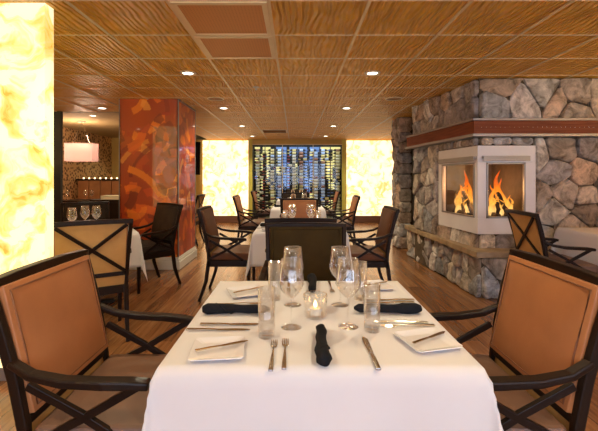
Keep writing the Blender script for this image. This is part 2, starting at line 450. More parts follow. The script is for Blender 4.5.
STONE_COL = [(.30, .24, .19), (.24, .20, .18), (.36, .30, .24), (.21, .165, .13), (.33, .29, .27), (.28, .20, .145), (.26, .25, .25), (.38, .34, .30), (.19, .16, .15)]
def stones(bm, lay, O, U, Nn, w, z0, z1, sw, sh, depth=.05, rnd=None):
    rnd = rnd or random
    O = Vector(O); U = Vector(U).normalized(); Nn = Vector(Nn).normalized(); h = z1 - z0
    nr = max(1, round(h / sh)); nc = max(1, round(w / sw)); sites = []
    for r in range(nr):
        for c in range(nc):
            jx = rnd.uniform(-.40, .40) if nc > 1 else 0; jy = rnd.uniform(-.36, .36) if nr > 1 else 0
            sites.append(((c + .5 + jx + (.25 if r % 2 else -.25) * (nc > 1)) * w / nc, (r + .5 + jy) * h / nr))
    for i, (sx, sy) in enumerate(sites):
        poly = [(0, 0), (w, 0), (w, h), (0, h)]
        for j, (qx, qy) in enumerate(sites):
            if i == j: continue
            dx, dy = qx - sx, qy - sy
            if abs(dx) > 3 * sw or abs(dy) > 3 * sh + .1: continue
            poly = clip(poly, (sx + qx) / 2, (sy + qy) / 2, dx, dy)
            if len(poly) < 3: break
        if len(poly) < 3: continue
        cx = sum(p[0] for p in poly) / len(poly); cy = sum(p[1] for p in poly) / len(poly)
        # resample outline with jitter, rounded corners
        out = []
        m = len(poly)
        for k in range(m):
            a = poly[k]; b_ = poly[(k + 1) % m]
            L = math.hypot(b_[0] - a[0], b_[1] - a[1])
            if L < .03: out.append(((a[0] + b_[0]) / 2, (a[1] + b_[1]) / 2)); continue
            for t in ((.14, .5, .86) if L > .1 else (.25, .75)):
                out.append((a[0] + (b_[0] - a[0]) * t, a[1] + (b_[1] - a[1]) * t))
        if len(out) < 3: continue
        g_ = .004; ang = rnd.uniform(-.12, .12), rnd.uniform(-.12, .12)
        D = depth * rnd.uniform(.6, 1.35); rings = []
        tint = list(rnd.choice(STONE_COL)); f = rnd.uniform(1.5, 2.5); tint = [tint[0] * f * .92, tint[1] * f * .99, tint[2] * f * 1.04, 1]
        for inset, z in ((g_, -.01), (g_ + .001, .6), (g_ + .009, .92), (g_ + .035, 1.03)):
            ring = []
            for (px, py) in out:
                dx, dy = px - cx, py - cy; L = math.hypot(dx, dy) or 1e-4
                k = max(.25, (L - inset * (1 + .6 * noise.noise(Vector((px * 9, py * 9, i * .7))))) / L)
                qx, qy = cx + dx * k, cy + dy * k
                zz = D * z + (dx * ang[0] + dy * ang[1]) * (z > .5) + (noise.noise(Vector((qx * 14, qy * 14, i * 1.3))) * .022 if z > .5 else 0)
                ring.append(bm.verts.new(O + U * qx + Vector((0, 0, z0 + qy)) + Nn * zz))
            rings.append(ring)
        ctr = bm.verts.new(O + U * cx + Vector((0, 0, z0 + cy)) + Nn * (D * 1.05 + rnd.uniform(-.004, .012)))
        fs = []
        for A, C in zip(rings, rings[1:]):
            for k in range(len(A)):
                fs.append(bm.faces.new((A[k], A[(k + 1) % len(A)], C[(k + 1) % len(A)], C[k])))
        T = rings[-1]
        for k in range(len(T)): fs.append(bm.faces.new((T[k], T[(k + 1) % len(T)], ctr)))
        for f_ in fs:
            for l in f_.loops: l[lay] = tint

def stone_obj(name, panels, parent, seed=1):
    rnd = random.Random(seed)
    bm = bmesh.new(); lay = bm.loops.layers.float_color.new('tint')
    for p in panels: stones(bm, lay, *p, rnd=rnd)
    return link_mesh(name, bm, 'stone', parent)

FP = thing('stone_fireplace', 'corner fieldstone fireplace with timber mantel and two glass fire windows', 'fireplace', (0, 0, 0))
P0 = Vector((2.03, 4.25, 0)); P1 = Vector((1.85, 5.9, 0)); UL = (P1 - P0).normalized(); LL = (P1 - P0).length
NL = Vector((-UL.y, UL.x, 0));
if NL.x > 0: NL = -NL
UR = Vector((1, 0, 0)); NR = Vector((0, -1, 0))
XE = XR - .01
bm = bmesh.new()
prism(bm, [(2.03, 4.25), (XE, 4.25), (XE, 5.9), (1.85, 5.9)], 1.62, CEIL)
prism(bm, [(2.03, 4.25), (XE, 4.25), (XE, 5.9), (1.85, 5.9)], .0, .66)
prism(bm, [(2.62, 4.25), (XE, 4.25), (XE, 5.9), (2.62, 5.9)], .66, 1.62)
prism(bm, [(1.937, 5.1), (2.62, 5.1), (2.62, 5.9), (1.85, 5.9)], .66, 1.62)
link_mesh('masonry_core', bm, 'mortar', FP)
sw, sh = .30, .25
oL = P0 + NL * .0
stone_obj('stone_facing', [
    (P0, UR, NR, XE - 2.03, 1.90, CEIL - .005, .36, .24, .05),
    (P0, UR, NR, .59, 1.63, 1.72, .19, .10, .04),
    (P0 + UR * .60, UR, NR, XE - 2.63, .0, 1.72, .30, .26, .05),
    (P0, UR, NR, .60, .46, .655, .3, .2, .035),
    (P0, UL, NL, LL, 1.90, CEIL - .005, .24, .25, .05),
    (P0, UL, NL, .9, 1.63, 1.72, .16, .10, .035),
    (P0 + UL * .9, UL, NL, LL - .9, .5, 1.72, .26, .22, .05),
    (P0, UL, NL, .9, .46, .655, .2, .2, .035),
], FP, 5)
# hearth bench
H0 = Vector((1.92, 4.03, 0)); H1 = Vector((1.84, 6.3, 0)); UH = (H1 - H0).normalized(); NH = Vector((-UH.y, UH.x, 0)); NH = NH if NH.x < 0 else -NH
bm = bmesh.new(); prism(bm, [(1.97, 4.07), (2.62, 4.07), (2.62, 4.245), (2.02, 4.245), (1.84, 5.91), (2.2, 5.91), (2.2, 6.26), (1.89, 6.26)], 0, .44)
link_mesh('hearth_core', bm, 'mortar', FP)
stone_obj('hearth_facing', [
    (H0 + Vector((.045, .03, 0)), UH, NH, (H1 - H0).length, .0, .43, .21, .26, .035),
    (H0 + Vector((.045, .035, 0)), UR, NR, .68, .0, .43, .27, .24, .035)], FP, 11)
bm = bmesh.new()
slab = [(1.885, 4.0), (2.66, 4.0), (2.66, 4.24), (2.015, 4.24), (1.84, 5.91), (2.2, 5.91), (2.2, 6.33), (1.805, 6.33)]
prism(bm, slab, .435, .50)
es = [e for e in bm.edges]
bmesh.ops.subdivide_edges(bm, edges=[e for e in bm.edges if e.calc_length() > .5], cuts=14)
for v in bm.verts:
    nz = noise.noise(v.co * 6); v.co.x += nz * .012; v.co.y += noise.noise(v.co * 5 + Vector((9, 0, 0))) * .008
link_mesh('hearth_slab', bm, 'hearth_stone', FP, bevel=.008)
# mantel: timber fascia with steel channels above and below
def mantel_strip(off, z0, z1):
    bm = bmesh.new()
    a = P0 + NL * off; b_ = P1 + NL * off + UL * .04
    # front corner where the two fascia planes meet
    cy = P0.y - off; t = (cy - a.y) / UL.y; c = a + UL * t
    prism(bm, [(c.x, c.y), (XE, cy), (XE, P0.y - .0), (P0.x, P0.y), (P1.x, P1.y), (b_.x, b_.y)], z0, z1)
    return bm
link_mesh('mantel_beam', mantel_strip(.125, 1.745, 1.885), 'mantel_wood', FP)
link_mesh('mantel_channel', mantel_strip(.145, 1.885, 1.91), 'hood_metal', FP, bevel=.003)
link_mesh('mantel_channel', mantel_strip(.15, 1.715, 1.745), 'hood_metal', FP, bevel=.003)
x = 2.0
nail0 = None
while x < 4.9:
    if nail0 is None:
        bm = bmesh.new(); lathe(bm, [(0, 0), (.005, 0), (.004, .003), (0, .004)], 8, mat=Matrix.Rotation(PI / 2, 4, 'X'))
        nail0 = nl = link_mesh('nail_head', bm, 'steel', FP)
    else:
        nl = nail0.copy(); COL.objects.link(nl)
    nl.location = (x, 4.125, 1.815); x += .05
# firebox
bm = bmesh.new()
B(bm, 2.60, 2.619, 4.26, 5.1, .66, 1.62); B(bm, 1.98, 2.62, 5.08, 5.099, .66, 1.62); B(bm, 2.0, 2.60, 4.27, 5.08, .655, .67); B(bm, 2.0, 2.60, 4.27, 5.08, 1.60, 1.619)
link_mesh('firebox_liner', bm, 'fire_liner', FP)
def wall_frame(O, U, Nn, w, z0, z1, u0, u1, a0, a1, thick):
    Mx = Matrix.Identity(4)
    Zv = Vector((0, 0, 1)); U = Vector(U); Nn = Vector(Nn)
    for i in range(3): Mx[i][0] = U[i]; Mx[i][1] = -Nn[i]; Mx[i][2] = Zv[i]; Mx[i][3] = O[i]
    bm = bmesh.new()
    B(bm, 0, w, 0, thick, z0, a0, mat=Mx); B(bm, 0, w, 0, thick, a1, z1, mat=Mx)
    B(bm, 0, u0, 0, thick, a0, a1, mat=Mx); B(bm, u1, w, 0, thick, a0, a1, mat=Mx)
    fr = link_mesh('fire_frame', bm, 'white_metal', FP, bevel=.004)
    bm = bmesh.new()
    for k in range(4): pass
    t = .018
    B(bm, u0, u1, -.008, .01, a0, a0 + t, mat=Mx); B(bm, u0, u1, -.008, .01, a1 - t, a1, mat=Mx)
    B(bm, u0, u0 + t, -.008, .01, a0, a1, mat=Mx); B(bm, u1 - t, u1, -.008, .01, a0, a1, mat=Mx)
    link_mesh('glass_retainer', bm, 'hood_metal', fr)
    bm = bmesh.new(); B(bm, u0, u1, .02, .026, a0, a1, mat=Mx)
    link_mesh('fire_glass', bm, 'fire_glass', fr)
    bm = bmesh.new()
    B(bm, u0 - .05, u1 + .03, -.045, 0.002, a1 + .045, a1 + .07, mat=Mx); B(bm, u0 - .05, u1 + .03, -.045, -.038, a1 + .015, a1 + .05, mat=Mx)
    link_mesh('heat_hood', bm, 'hood_metal', fr, bevel=.002)
FC = Vector((1.995, 4.205, 0))
wall_frame(FC, UR, NR, .635, .655, 1.625, .095, .52, .83, 1.44, .05)
FE = Vector((1.90, 5.12, 0)); UF = (FE - FC).normalized(); NF = Vector((-UF.y, UF.x, 0)); NF = NF if NF.x < 0 else -NF
wall_frame(FC, UF, NF, .905, .655, 1.625, .06, .80, .83, 1.44, .05)
# gas fire: ember bed, grate, logs and flames
FX, FY = 2.27, 4.66
bm = bmesh.new()
for i in range(150):
    r = .018 + random.random() * .022
    bmesh.ops.create_icosphere(bm, subdivisions=1, radius=r, matrix=Matrix.Translation((FX + random.uniform(-.24, .27), FY + random.uniform(-.34, .36), .685 + random.random() * .05)))
link_mesh('ember_bed', bm, 'ash', FP)
def log(p0, p1, r):
    bm = bmesh.new(); p0 = Vector(p0); p1 = Vector(p1); n = 9
    pts = [p0.lerp(p1, i / n) + Vector((noise.noise(p0 * 9 + Vector((i, 0, 0))), noise.noise(p1 * 9 + Vector((0, i, 0))), 0)) * .012 for i in range(n + 1)]
    tube(bm, pts, [r * (1 + .15 * noise.noise(Vector((i * 1.7, p0.x * 20, p1.y * 9)))) for i in range(n + 1)], 12)
    link_mesh('log', bm, 'bark', FP, smooth=True)
FC2 = [(2.14, 4.84), (2.39, 4.50)]
for (cx, cy) in FC2:
    log((cx - .13, cy - .10, .76), (cx + .14, cy - .06, .76), .048)
    log((cx - .13, cy + .09, .76), (cx + .13, cy + .10, .765), .050)
    log((cx - .09, cy - .14, .835), (cx - .06, cy + .14, .84), .036)
    log((cx + .08, cy - .14, .835), (cx + .10, cy + .13, .84), .038)
    log((cx + .045, cy - .13, .82), (cx - .02, cy + .01, 1.10), .026)
    log((cx - .07, cy - .10, .84), (cx - .01, cy + .02, 1.05), .022)
def flame(x, y, z, h, r, s):
    bm = bmesh.new(); n = 12; pts = []; rad = []
    for i in range(n + 1):
        t = i / n
        pts.append((noise.noise(Vector((s, t * 2.1, 0))) * .07 * t * 1.6, noise.noise(Vector((0, t * 2.1, s))) * .07 * t * 1.6, t * h))
        rad.append(max(.001, r * (.55 + 1.6 * t) * (1 - t) ** 1.1 * 1.3))
    tube(bm, pts, rad, 10)
    link_mesh('flame', bm, 'flame', FP, smooth=True, loc=(x, y, z))
for ci, (cx, cy) in enumerate(FC2):
    for i, (dx, dy, h, r) in enumerate([(0, .02, .54, .045), (.06, .03, .44, .04), (-.06, .04, .36, .035), (.11, -.02, .24, .03), (-.11, .0, .24, .03), (.03, .10, .36, .04), (-.03, -.07, .20, .022), (.08, -.08, .22, .024)]):
        flame(cx + dx, cy + dy, .83, h, r, i * 3.7 + ci * 1.9)

# stone pier beyond the fireplace
PR = thing('stone_pier', 'narrow fieldstone pier at the far end of the hearth', 'pillar', (0, 0, 0))
box_obj('masonry_core', 1.90, 2.12, 6.95, 7.35, 0, CEIL, 'mortar', PR)
stone_obj('stone_facing', [((1.87, 6.95, 0), (1, 0, 0), (0, -1, 0), .23, 0, CEIL, .2, .21, .05), ((1.90, 6.93, 0), (0, 1, 0), (-1, 0, 0), .42, 0, CEIL, .2, .2, .05)], PR, 21)
sbox('trim_4', 2.16, 2.5, 6.9, 7.2, 0, CEIL, 'black_metal')
sbox('wall_service', 2.5, XR, 7.0, 7.15, 0, CEIL, 'brown_wall')

# ------------------------------------------------------------------ mural pillar
t = thing('mural_pillar', 'square pillar clad in glossy orange and dark red ribbon mural', 'pillar', (-2.03, 5.8, 0))
def mural_panel(p0, U, w, nrm, seed):
    rn = random.Random(seed); z0, z1 = .165, CEIL - .001; h = z1 - z0
    st = []
    for i in range(int(120 * w / .82)):
        r = rn.choice([.12, .18, .26, .4, .7]); a0 = rn.uniform(0, 2 * PI); sw_ = rn.uniform(.5, 1.5) * (1 if r < .3 else .6)
        c = rn.choice([(.62, .07, .005), (.85, .15, .008), (.95, .26, .014), (.98, .38, .05), (.45, .03, .004), (.92, .20, .010), (.15, .012, .004), (.24, .02, .004)])
        st.append((rn.uniform(-.1, w + .1), rn.uniform(-.1, h + .1), r, a0, sw_, rn.uniform(.025, .06), c, rn.uniform(.6, .95)))
    nx = int(w / .009); nz = int(h / .009); bm = bmesh.new(); lay = bm.verts.layers.float_color.new('ink'); vs = []
    for i in range(nx + 1):
        row = []
        for j in range(nz + 1):
            x = w * i / nx; z = h * j / nz
            k = noise.noise(Vector((x * 2.2, z * 2.2, seed))) * .5 + .5
            col = [.30 + .25 * k, .03 + .045 * k, .005]
            for (cx, cz, r, a0, da, wd, c, al) in st:
                dx, dz = x - cx, z - cz; d = math.hypot(dx, dz)
                if abs(d - r) < wd:
                    a_ = (math.atan2(dz, dx) - a0) % (2 * PI)
                    if a_ < da:
                        al2 = al * (.75 + .25 * a_ / da)
                        col = [col[q] * (1 - al2) + c[q] * al2 for q in range(3)]
            v_ = bm.verts.new(Vector(p0) + Vector(U) * x + Vector((0, 0, z0 + z))); v_[lay] = (*col, 1); row.append(v_)
        vs.append(row)
    for i in range(nx):
        for j in range(nz): bm.faces.new((vs[i][j], vs[i + 1][j], vs[i + 1][j + 1], vs[i][j + 1]))
    me_o = link_mesh('mural_panel', bm, 'mural', t)
    so = me_o.modifiers.new('Solidify', 'SOLIDIFY'); so.thickness = .018; so.offset = -1 if me_o.data.polygons[0].normal.dot(Vector(nrm)) > 0 else 1
mural_panel((-.41, -.45, 0), (1, 0, 0), .82, (0, -1, 0), 4)
mural_panel((.41, -.45, 0), (0, 1, 0), .90, (1, 0, 0), 9)
mural_panel((-.41, .45, 0), (0, -1, 0), .90, (-1, 0, 0), 15)
mural_panel((.41, .45, 0), (-1, 0, 0), .82, (0, 1, 0), 22)
bm = bmesh.new(); B(bm, -.39, .39, -.43, .43, 0, CEIL - .001); link_mesh('pillar_core', bm, 'black_metal', t)
bm = bmesh.new(); B(bm, -.435, .435, -.475, .475, 0, .11); B(bm, -.425, .425, -.465, .465, .11, .145); B(bm, -.416, .416, -.456, .456, .145, .17)
link_mesh('baseboard', bm, 'white_paint', t, bevel=.005)
bm = bmesh.new()
for x, y in ((-.41, -.45), (.41, -.45), (.41, .45), (-.41, .45)): B(bm, x - .006, x + .006, y - .006, y + .006, .17, CEIL - .001)
B(bm, .408, .418, -.45, .45, CEIL - .03, CEIL - .001)
link_mesh('corner_trim', bm, 'hood_metal', t)

# ------------------------------------------------------------------ onyx panels
t = thing('onyx_partition', 'glowing cream onyx partition beside the nearest left chair', 'partition', (-2.30, 2.46, 0))
box_obj('onyx_sheet', -.73, .73, -.045, .045, .08, CEIL - .001, 'onyx_near', t)
box_obj('base_channel', -.73, .73, -.05, .05, 0, .08, 'hood_metal', t)
t = thing('onyx_wall_panel', 'backlit cream onyx wall panel left of the wine display', 'wall panel', (-1.925, 10.95, 0))
box_obj('onyx_sheet', -.695, .60, -.03, .05, .2, 2.335, 'onyx_far', t)
box_obj('side_channel', .60, .612, -.035, .05, .2, 2.335, 'grid_metal', t)
t = thing('onyx_wall_panel', 'backlit cream onyx wall panel right of the wine display', 'wall panel', (2.16, 10.95, 0))
box_obj('onyx_sheet', -.70, .95, -.03, .05, .2, 2.335, 'onyx_far', t)
box_obj('side_channel', -.712, -.70, -.035, .05, .2, 2.335, 'grid_metal', t)

# black hanging at the left end of the far wall
bm = bmesh.new()
n = 24
rows = []
for k in range(13):
    z = 2.30 - k * .078; wd = .24 - .05 * (k / 12) ** .6
    rows.append([(-2.80 + wd * (j / n - .5), 10.95 + .018 * math.sin(j / n * 6 * PI), z) for j in range(n + 1)])
vs = [[bm.verts.new(p) for p in r] for r in rows]
for a, b_ in zip(vs, vs[1:]):
    for j in range(n): bm.faces.new((a[j], a[j + 1], b_[j + 1], b_[j]))
r = bmesh.ops.solidify(bm, geom=bm.faces[:], thickness=.006)
tag(link_mesh('curtain', bm, 'black_fabric', smooth=True), 'short gathered black curtain on the yellow far wall beside the pillar', 'curtain')

# ------------------------------------------------------------------ wine display
t = thing('wine_rack', 'full height metal rack holding rows of bottles in the lit recess', 'wine rack', (.08, 11.5, 0))
NCOL, NROW = 8, 22
cw = 2.60 / NCOL; rh = .0905
bm = bmesh.new()
for c in range(NCOL + 1):
    x = -1.30 + c * cw
    B(bm, x - .008, x + .008, -.05, -.03, .10, 2.235); B(bm, x - .008, x + .008, .05, .07, .10, 2.235)
link_mesh('rack_post', bm, 'black_metal', t)
bm = bmesh.new()
for c in range(NCOL):
    for r_ in range(NROW):
        z = .16 + r_ * rh
        for dx in (.07, .24):
            B(bm, -1.30 + c * cw + dx - .004, -1.30 + c * cw + dx + .004, -.045, .065, z - .004, z - .0005)
    for r_ in range(NROW):
        z = .16 + r_ * rh
        B(bm, -1.30 + c * cw, -1.30 + (c + 1) * cw, .058, .066, z - .008, z - .001)
link_mesh('bottle_cradle', bm, 'black_metal', t)
box_obj('base_plinth', -1.31, 1.31, -.08, .12, .0, .10, 'black_metal', t)
lp = thing('light_panel', 'bluish white light panel behind the wine bottles', 'light panel', (.08, 11.8, 0))
bm = bmesh.new()
rr = random.Random(3)
x = -1.31
while x < 1.30:
    w = rr.choice([.08, .12, .17]); z = .1
    while z < 2.22:
        h = rr.choice([.2, .35, .5, .8]); z1 = min(2.22, z + h)
        k = rr.random(); side = abs(x) > .8
        mi = 1 if (k < (.6 if side else .10)) else (0 if k < .62 else 2)
        B(bm, x, min(1.31, x + w), 0, .02, z, z1, mi); z = z1
    x += w
link_mesh('diffuser', bm, ['rack_light', 'rack_light_warm', 'black_metal'], lp)
def bottle_mesh(name, glassc, labelc, capc):
    mats = []
    for nm, c, ro in (('glass', glassc, .12), ('label', labelc, .5), ('cap', capc, .3)):
        k = name + nm
        M[k] = mottled(k, tuple(q * .9 for q in c), c, 5, ro, bstr=0, coat=.3 if nm == 'glass' else 0); mats.append(k)
    bm = bmesh.new(); R = Matrix.Rotation(PI / 2, 4, 'Y')
    sg = 12
    lathe(bm, [(0, 0), (.036, 0), (.038, .005), (.038, .04)], sg, 0, R)
    lathe(bm, [(.0385, .04), (.0385, .145)], sg, 1, R)
    lathe(bm, [(.038, .145), (.038, .175), (.03, .195), (.016, .215), (.0145, .225)], sg, 0, R)
    lathe(bm, [(.0150, .225), (.0150, .285), (.016, .287), (.016, .298), (0, .298)], sg, 2, R)
    return link_mesh('wine_bottle', bm, mats, smooth=True)
bk = [('bottle_a', (.01, .015, .012), (.85, .80, .62), (.5, .04, .03)), ('bottle_b', (.012, .02, .04), (.55, .70, .92), (.1, .2, .55)),
      ('bottle_c', (.03, .03, .01), (.80, .66, .25), (.7, .55, .15)), ('bottle_d', (.02, .012, .01), (.45, .22, .12), (.03, .03, .03)),
      ('bottle_e', (.015, .03, .02), (.75, .85, .80), (.75, .75, .8)), ('bottle_f', (.30, .26, .08), (.90, .86, .55), (.8, .75, .4))]
protos = [bottle_mesh(*b_) for b_ in bk]
used = [False] * len(protos)
names = ['dark bottle with cream label', 'dark bottle with pale blue label', 'olive bottle with gold label', 'brown bottle with russet label', 'green bottle with pale mint label', 'amber bottle with yellow label']
for c in range(NCOL):
    fl = rr.random() < .5
    base = [0, 2, 1, 0, 3, 1, 1, 5][c]
    for r_ in range(NROW):
        k = base if rr.random() < .5 else rr.randrange(6)
        o = protos[k] if not used[k] else protos[k].copy()
        if used[k]: COL.objects.link(o)
        used[k] = True
        flip = (c % 2 == 1) if rr.random() < .85 else (c % 2 == 0)
        x0 = .08 - 1.30 + c * cw + .013
        o.location = (x0 + (.3 if flip else 0), 11.5 + .01, .16 + r_ * rh + .0385)
        o.rotation_euler = (0, 0, PI if flip else 0)
        tag(o, names[k] + ' lying in the lit wine rack', 'bottle', 'wine bottles, ' + names[k])
bm = bmesh.new(); B(bm, -1.235, 1.395, 11.04, 11.05, .12, 2.24)
w = struct('window_3', bm, 'pane')
bm = bmesh.new()
for x in (-1.23, -.36, .52, 1.385): B(bm, x - .008, x + .008, 11.03, 11.06, .12, 2.24)
B(bm, -1.235, 1.395, 11.03, 11.06, 2.22, 2.24)
link_mesh('window_frame', bm, 'grid_metal', w)

# ------------------------------------------------------------------ annex on the left
sbox('trim_5', -3.98, -3.86, 6.34, 6.40, 0, 2.6, 'black_metal')
t = thing('banquette', 'brown channel-tufted leather banquette under a ledge of small lights', 'bench', (-4.85, 10.0, 0))
box_obj('plinth', -1.15, 1.35, .0, .9, 0, .2, 'dark_wood', t)
box_obj('seat', -1.15, 1.35, .0, .62, .2, .46, 'annex_leather', t, bevel=.03)
for i in range(8):
    box_obj('back_panel', -1.14 + i * .3115, -1.14 + i * .3115 + .303, .60, .78, .46, 1.2, 'annex_leather', t, bevel=.025)
box_obj('ledge', -1.18, 1.38, .58, .98, 1.2, 1.245, 'dark_wood', t, bevel=.005)
box_obj('back_board', -1.15, 1.35, .78, .92, .2, 1.2, 'dark_wood', t)
for i in range(16):
    bm = bmesh.new(); lathe(bm, [(0, 0), (.018, 0), (.021, .02), (.017, .04), (0, .04)], 12)
    o = link_mesh('votive_light', bm, 'ledge_lamp', smooth=True, loc=(-5.9 + i * .155, 10.75, 1.245))
    tag(o, 'small glowing votive light on the banquette ledge', 'candle', 'votive lights on the banquette ledge')
# dark annex table and glasses come later (need the makers)
t = thing('drum_chandelier', 'rectangular translucent pink chandelier over the annex table', 'chandelier', (-4.99, 9.0, 0))
bm = bmesh.new()
W2, D2 = .325, .14
for a, b_, c, d in ((-W2, W2, -D2, -D2 + .004), (-W2, W2, D2 - .004, D2), (-W2, -W2 + .004, -D2, D2), (W2 - .004, W2, -D2, D2)): B(bm, a, b_, c, d, 1.66, 2.08)
link_mesh('lamp_shade', bm, 'shade', t)
bm = bmesh.new()
for i in range(9):
    x = -.30 + i * .075
    for z in (1.70, 1.76, 1.82, 1.90): bmesh.ops.create_icosphere(bm, subdivisions=1, radius=.017, matrix=Matrix.Translation((x, (i % 3 - 1) * .05, z + (i % 2) * .03)))
    B(bm, x - .002, x + .002, (i % 3 - 1) * .05 - .002, (i % 3 - 1) * .05 + .002, 1.70, 2.07)
link_mesh('crystals', bm, 'crystal', t)
bm = bmesh.new(); tube(bm, [(-.2, 0, 2.07), (0, 0, 2.59)], .004, 6); tube(bm, [(.2, 0, 2.07), (0, 0, 2.59)], .004, 6); B(bm, -W2, W2, -.01, .01, 2.065, 2.08)
link_mesh('suspension_wire', bm, 'steel', t)
bm = bmesh.new(); lathe(bm, [(0, 2.575), (.09, 2.575), (.10, 2.5995), (0, 2.5995)], 20)
link_mesh('ceiling_rose', bm, 'fixture', t, smooth=False)
# service cabinet with linens behind the table
t = thing('service_cabinet', 'dark wooden service cabinet behind the mural pillar', 'cabinet', (-3.05, 6.9, 0))
box_obj('body', -.5, .45, -.2, .25, 0, .86, 'dark_wood', t, bevel=.004)
box_obj('countertop', -.52, .47, -.22, .27, .86, .89, 'dark_wood', t, bevel=.004)
for i in range(2):
    d = box_obj('door', -.48 + i * .47, -.02 + i * .47, -.218, -.2, .06, .84, 'dark_wood', t, bevel=.003)
    box_obj('handle', -.06 + i * .1, -.05 + i * .1, -.235, -.218, .42, .56, 'steel', d)
for k in range(3):
    bm = bmesh.new(); B(bm, -.16, .16, -.12, .12, 0, .024)
    o = link_mesh('folded_linen', bm, 'cream_cloth', bevel=.009, loc=(-3.25, 6.86, .89 + k * .0245))
    tag(o, ['bottom', 'middle', 'top'][k] + ' cream linen of the folded stack on the service cabinet', 'linen', 'folded linens on the cabinet')

# ------------------------------------------------------------------ ceiling fixtures
def downlight(x, y, lab, CEIL=CEIL):
    t = thing('downlight', lab, 'ceiling light', (x, y, CEIL), 0, 'recessed ceiling downlights')
    bm = bmesh.new(); lathe(bm, [(.052, .004), (.055, -.008), (.078, -.008), (.085, -.0005), (.085, .001)], 28)
    link_mesh('trim_ring', bm, 'fixture', t, smooth=True)
    bm = bmesh.new(); lathe(bm, [(0, -.004), (.054, -.004), (.054, .001), (0, .001)], 24)
    link_mesh('lens', bm, 'lamp', t)
    L = bpy.data.lights.new('downlight_beam', 'SPOT'); L.energy = SPOT * (2.0 if y > 5 and x > -2 else 1); L.color = (1, .85, .56); L.spot_size = 2.3; L.spot_blend = .9; L.shadow_soft_size = .06
    lo = bpy.data.objects.new('downlight_beam', L); COL.objects.link(lo); lo.parent = t; lo.location = (0, 0, -.03)
SPOT = 54
side = {-1.12: 'left', .81: 'right'}
ordn = {-1.4: 'behind the camera', .3: 'over the camera', 2.1: 'just above the front table, off the picture', 4.03: 'nearest visible pair', 6.05: 'second visible pair', 8.14: 'third visible pair', 10.1: 'farthest pair'}  # rows near and behind the camera are unseen, added to light the table and room
for y, w in ordn.items():
    for x, s in side.items():
        downlight(x, y, 'round recessed downlight, %s one of the %s' % (s, w) if 'pair' in w else 'added fill downlight %s, %s side' % (w, s))
downlight(-3.03, 6.05, 'round recessed downlight left of the mural pillar')
downlight(-5.4, 8.2, 'added fill downlight in the lower left annex ceiling, left', 2.6)  # annex downlights are added to brighten the dark annex
downlight(-4.3, 8.2, 'added fill downlight in the annex ceiling, right', 2.6)
downlight(-5.0, 11.6, 'added fill downlight behind the banquette ledge', 2.6)
downlight(-3.5, 2.1, 'added fill downlight left of the onyx partition')  # downlights out of view on either side, added for more ambient light
downlight(-3.5, -.4, 'added fill downlight at the left rear of the room')
for y in (-.4, 2.1): downlight(3.3, y, 'added fill downlight on the right side, ' + ('rear' if y < 0 else 'near the fireplace'))
for x, y, lab in ((-1.1, 5.33, 'flat round ceiling speaker over the left aisle'), (1.37, 5.33, 'flat round ceiling speaker by the fireplace chimney')):
    t = thing('ceiling_speaker', lab, 'speaker', (x, y, CEIL))
    bm = bmesh.new(); lathe(bm, [(0, -.006), (.10, -.006), (.10, .001), (0, .001)], 32); link_mesh('speaker_grille', bm, 'speaker_mesh', t)
    bm = bmesh.new(); lathe(bm, [(.10, .001), (.10, -.009), (.115, -.009), (.12, .001)], 32); link_mesh('trim_ring', bm, 'ceiling_ring' if 'ceiling_ring' in M else 'grid_metal', t, smooth=True)
t = thing('sprinkler_head', 'small metal sprinkler head in the ceiling above the aisle', 'sprinkler', (-.47, 4.65, CEIL))
bm = bmesh.new(); lathe(bm, [(0, .001), (.035, .001), (.035, -.006), (.014, -.01), (.01, -.028), (0, -.028)], 16); link_mesh('escutcheon', bm, 'fixture', t, smooth=True)
bm = bmesh.new(); lathe(bm, [(0, -.036), (.018, -.036), (.018, -.033), (0, -.033)], 12); B(bm, -.009, -.006, -.002, .002, -.034, -.02); B(bm, .006, .009, -.002, .002, -.034, -.02); link_mesh('deflector', bm, 'fixture', t)
def vent(ix, y0, y1, lab, mat='grille'):
    x0 = -.164 + ix * TX + .012; x1 = x0 + TX - .024; cx = (x0 + x1) / 2; cy = (y0 + y1) / 2
    t = thing('ceiling_vent', lab, 'vent', (cx, cy, CEIL)); w = (x1 - x0) / 2; h = (y1 - y0) / 2
    bm = bmesh.new(); f = .035
    for a in ((-w, w, -h, -h + f), (-w, w, h - f, h), (-w, -w + f, -h + f, h - f), (w - f, w, -h + f, h - f)): B(bm, *a, -.012, .001)
    link_mesh('vent_frame', bm, 'grid_metal', t, bevel=.002)
    if mat == 'grille': box_obj('grille', -w + f, w - f, -h + f, h - f, -.007, .001, 'grille', t)
    else:
        bm = bmesh.new(); n = 9
        for i in range(n): 
            yy = -h + f + (2 * h - 2 * f) * (i + .5) / n; B(bm, -w + f, w - f, -.012, .002, -.002, 0, mat=Matrix.Translation((0, yy, -.006)) @ Matrix.Rotation(.6, 4, 'X'))
        link_mesh('slat', bm, 'vent_metal', t); box_obj('backing', -w + f, w - f, -h + f, h - f, -.001, .001, 'black_metal', t)
yy0 = 2.96
vent(-1, yy0 + .01, yy0 + TY - .01, 'large perforated ceiling return grille over the front table')
vent(-1, yy0 - TY + .01, yy0 - .01, 'perforated ceiling grille at the top edge of the picture')
vent(-1, 8.75, 9.31, 'small dark slatted ceiling vent before the wine display', 'slats')

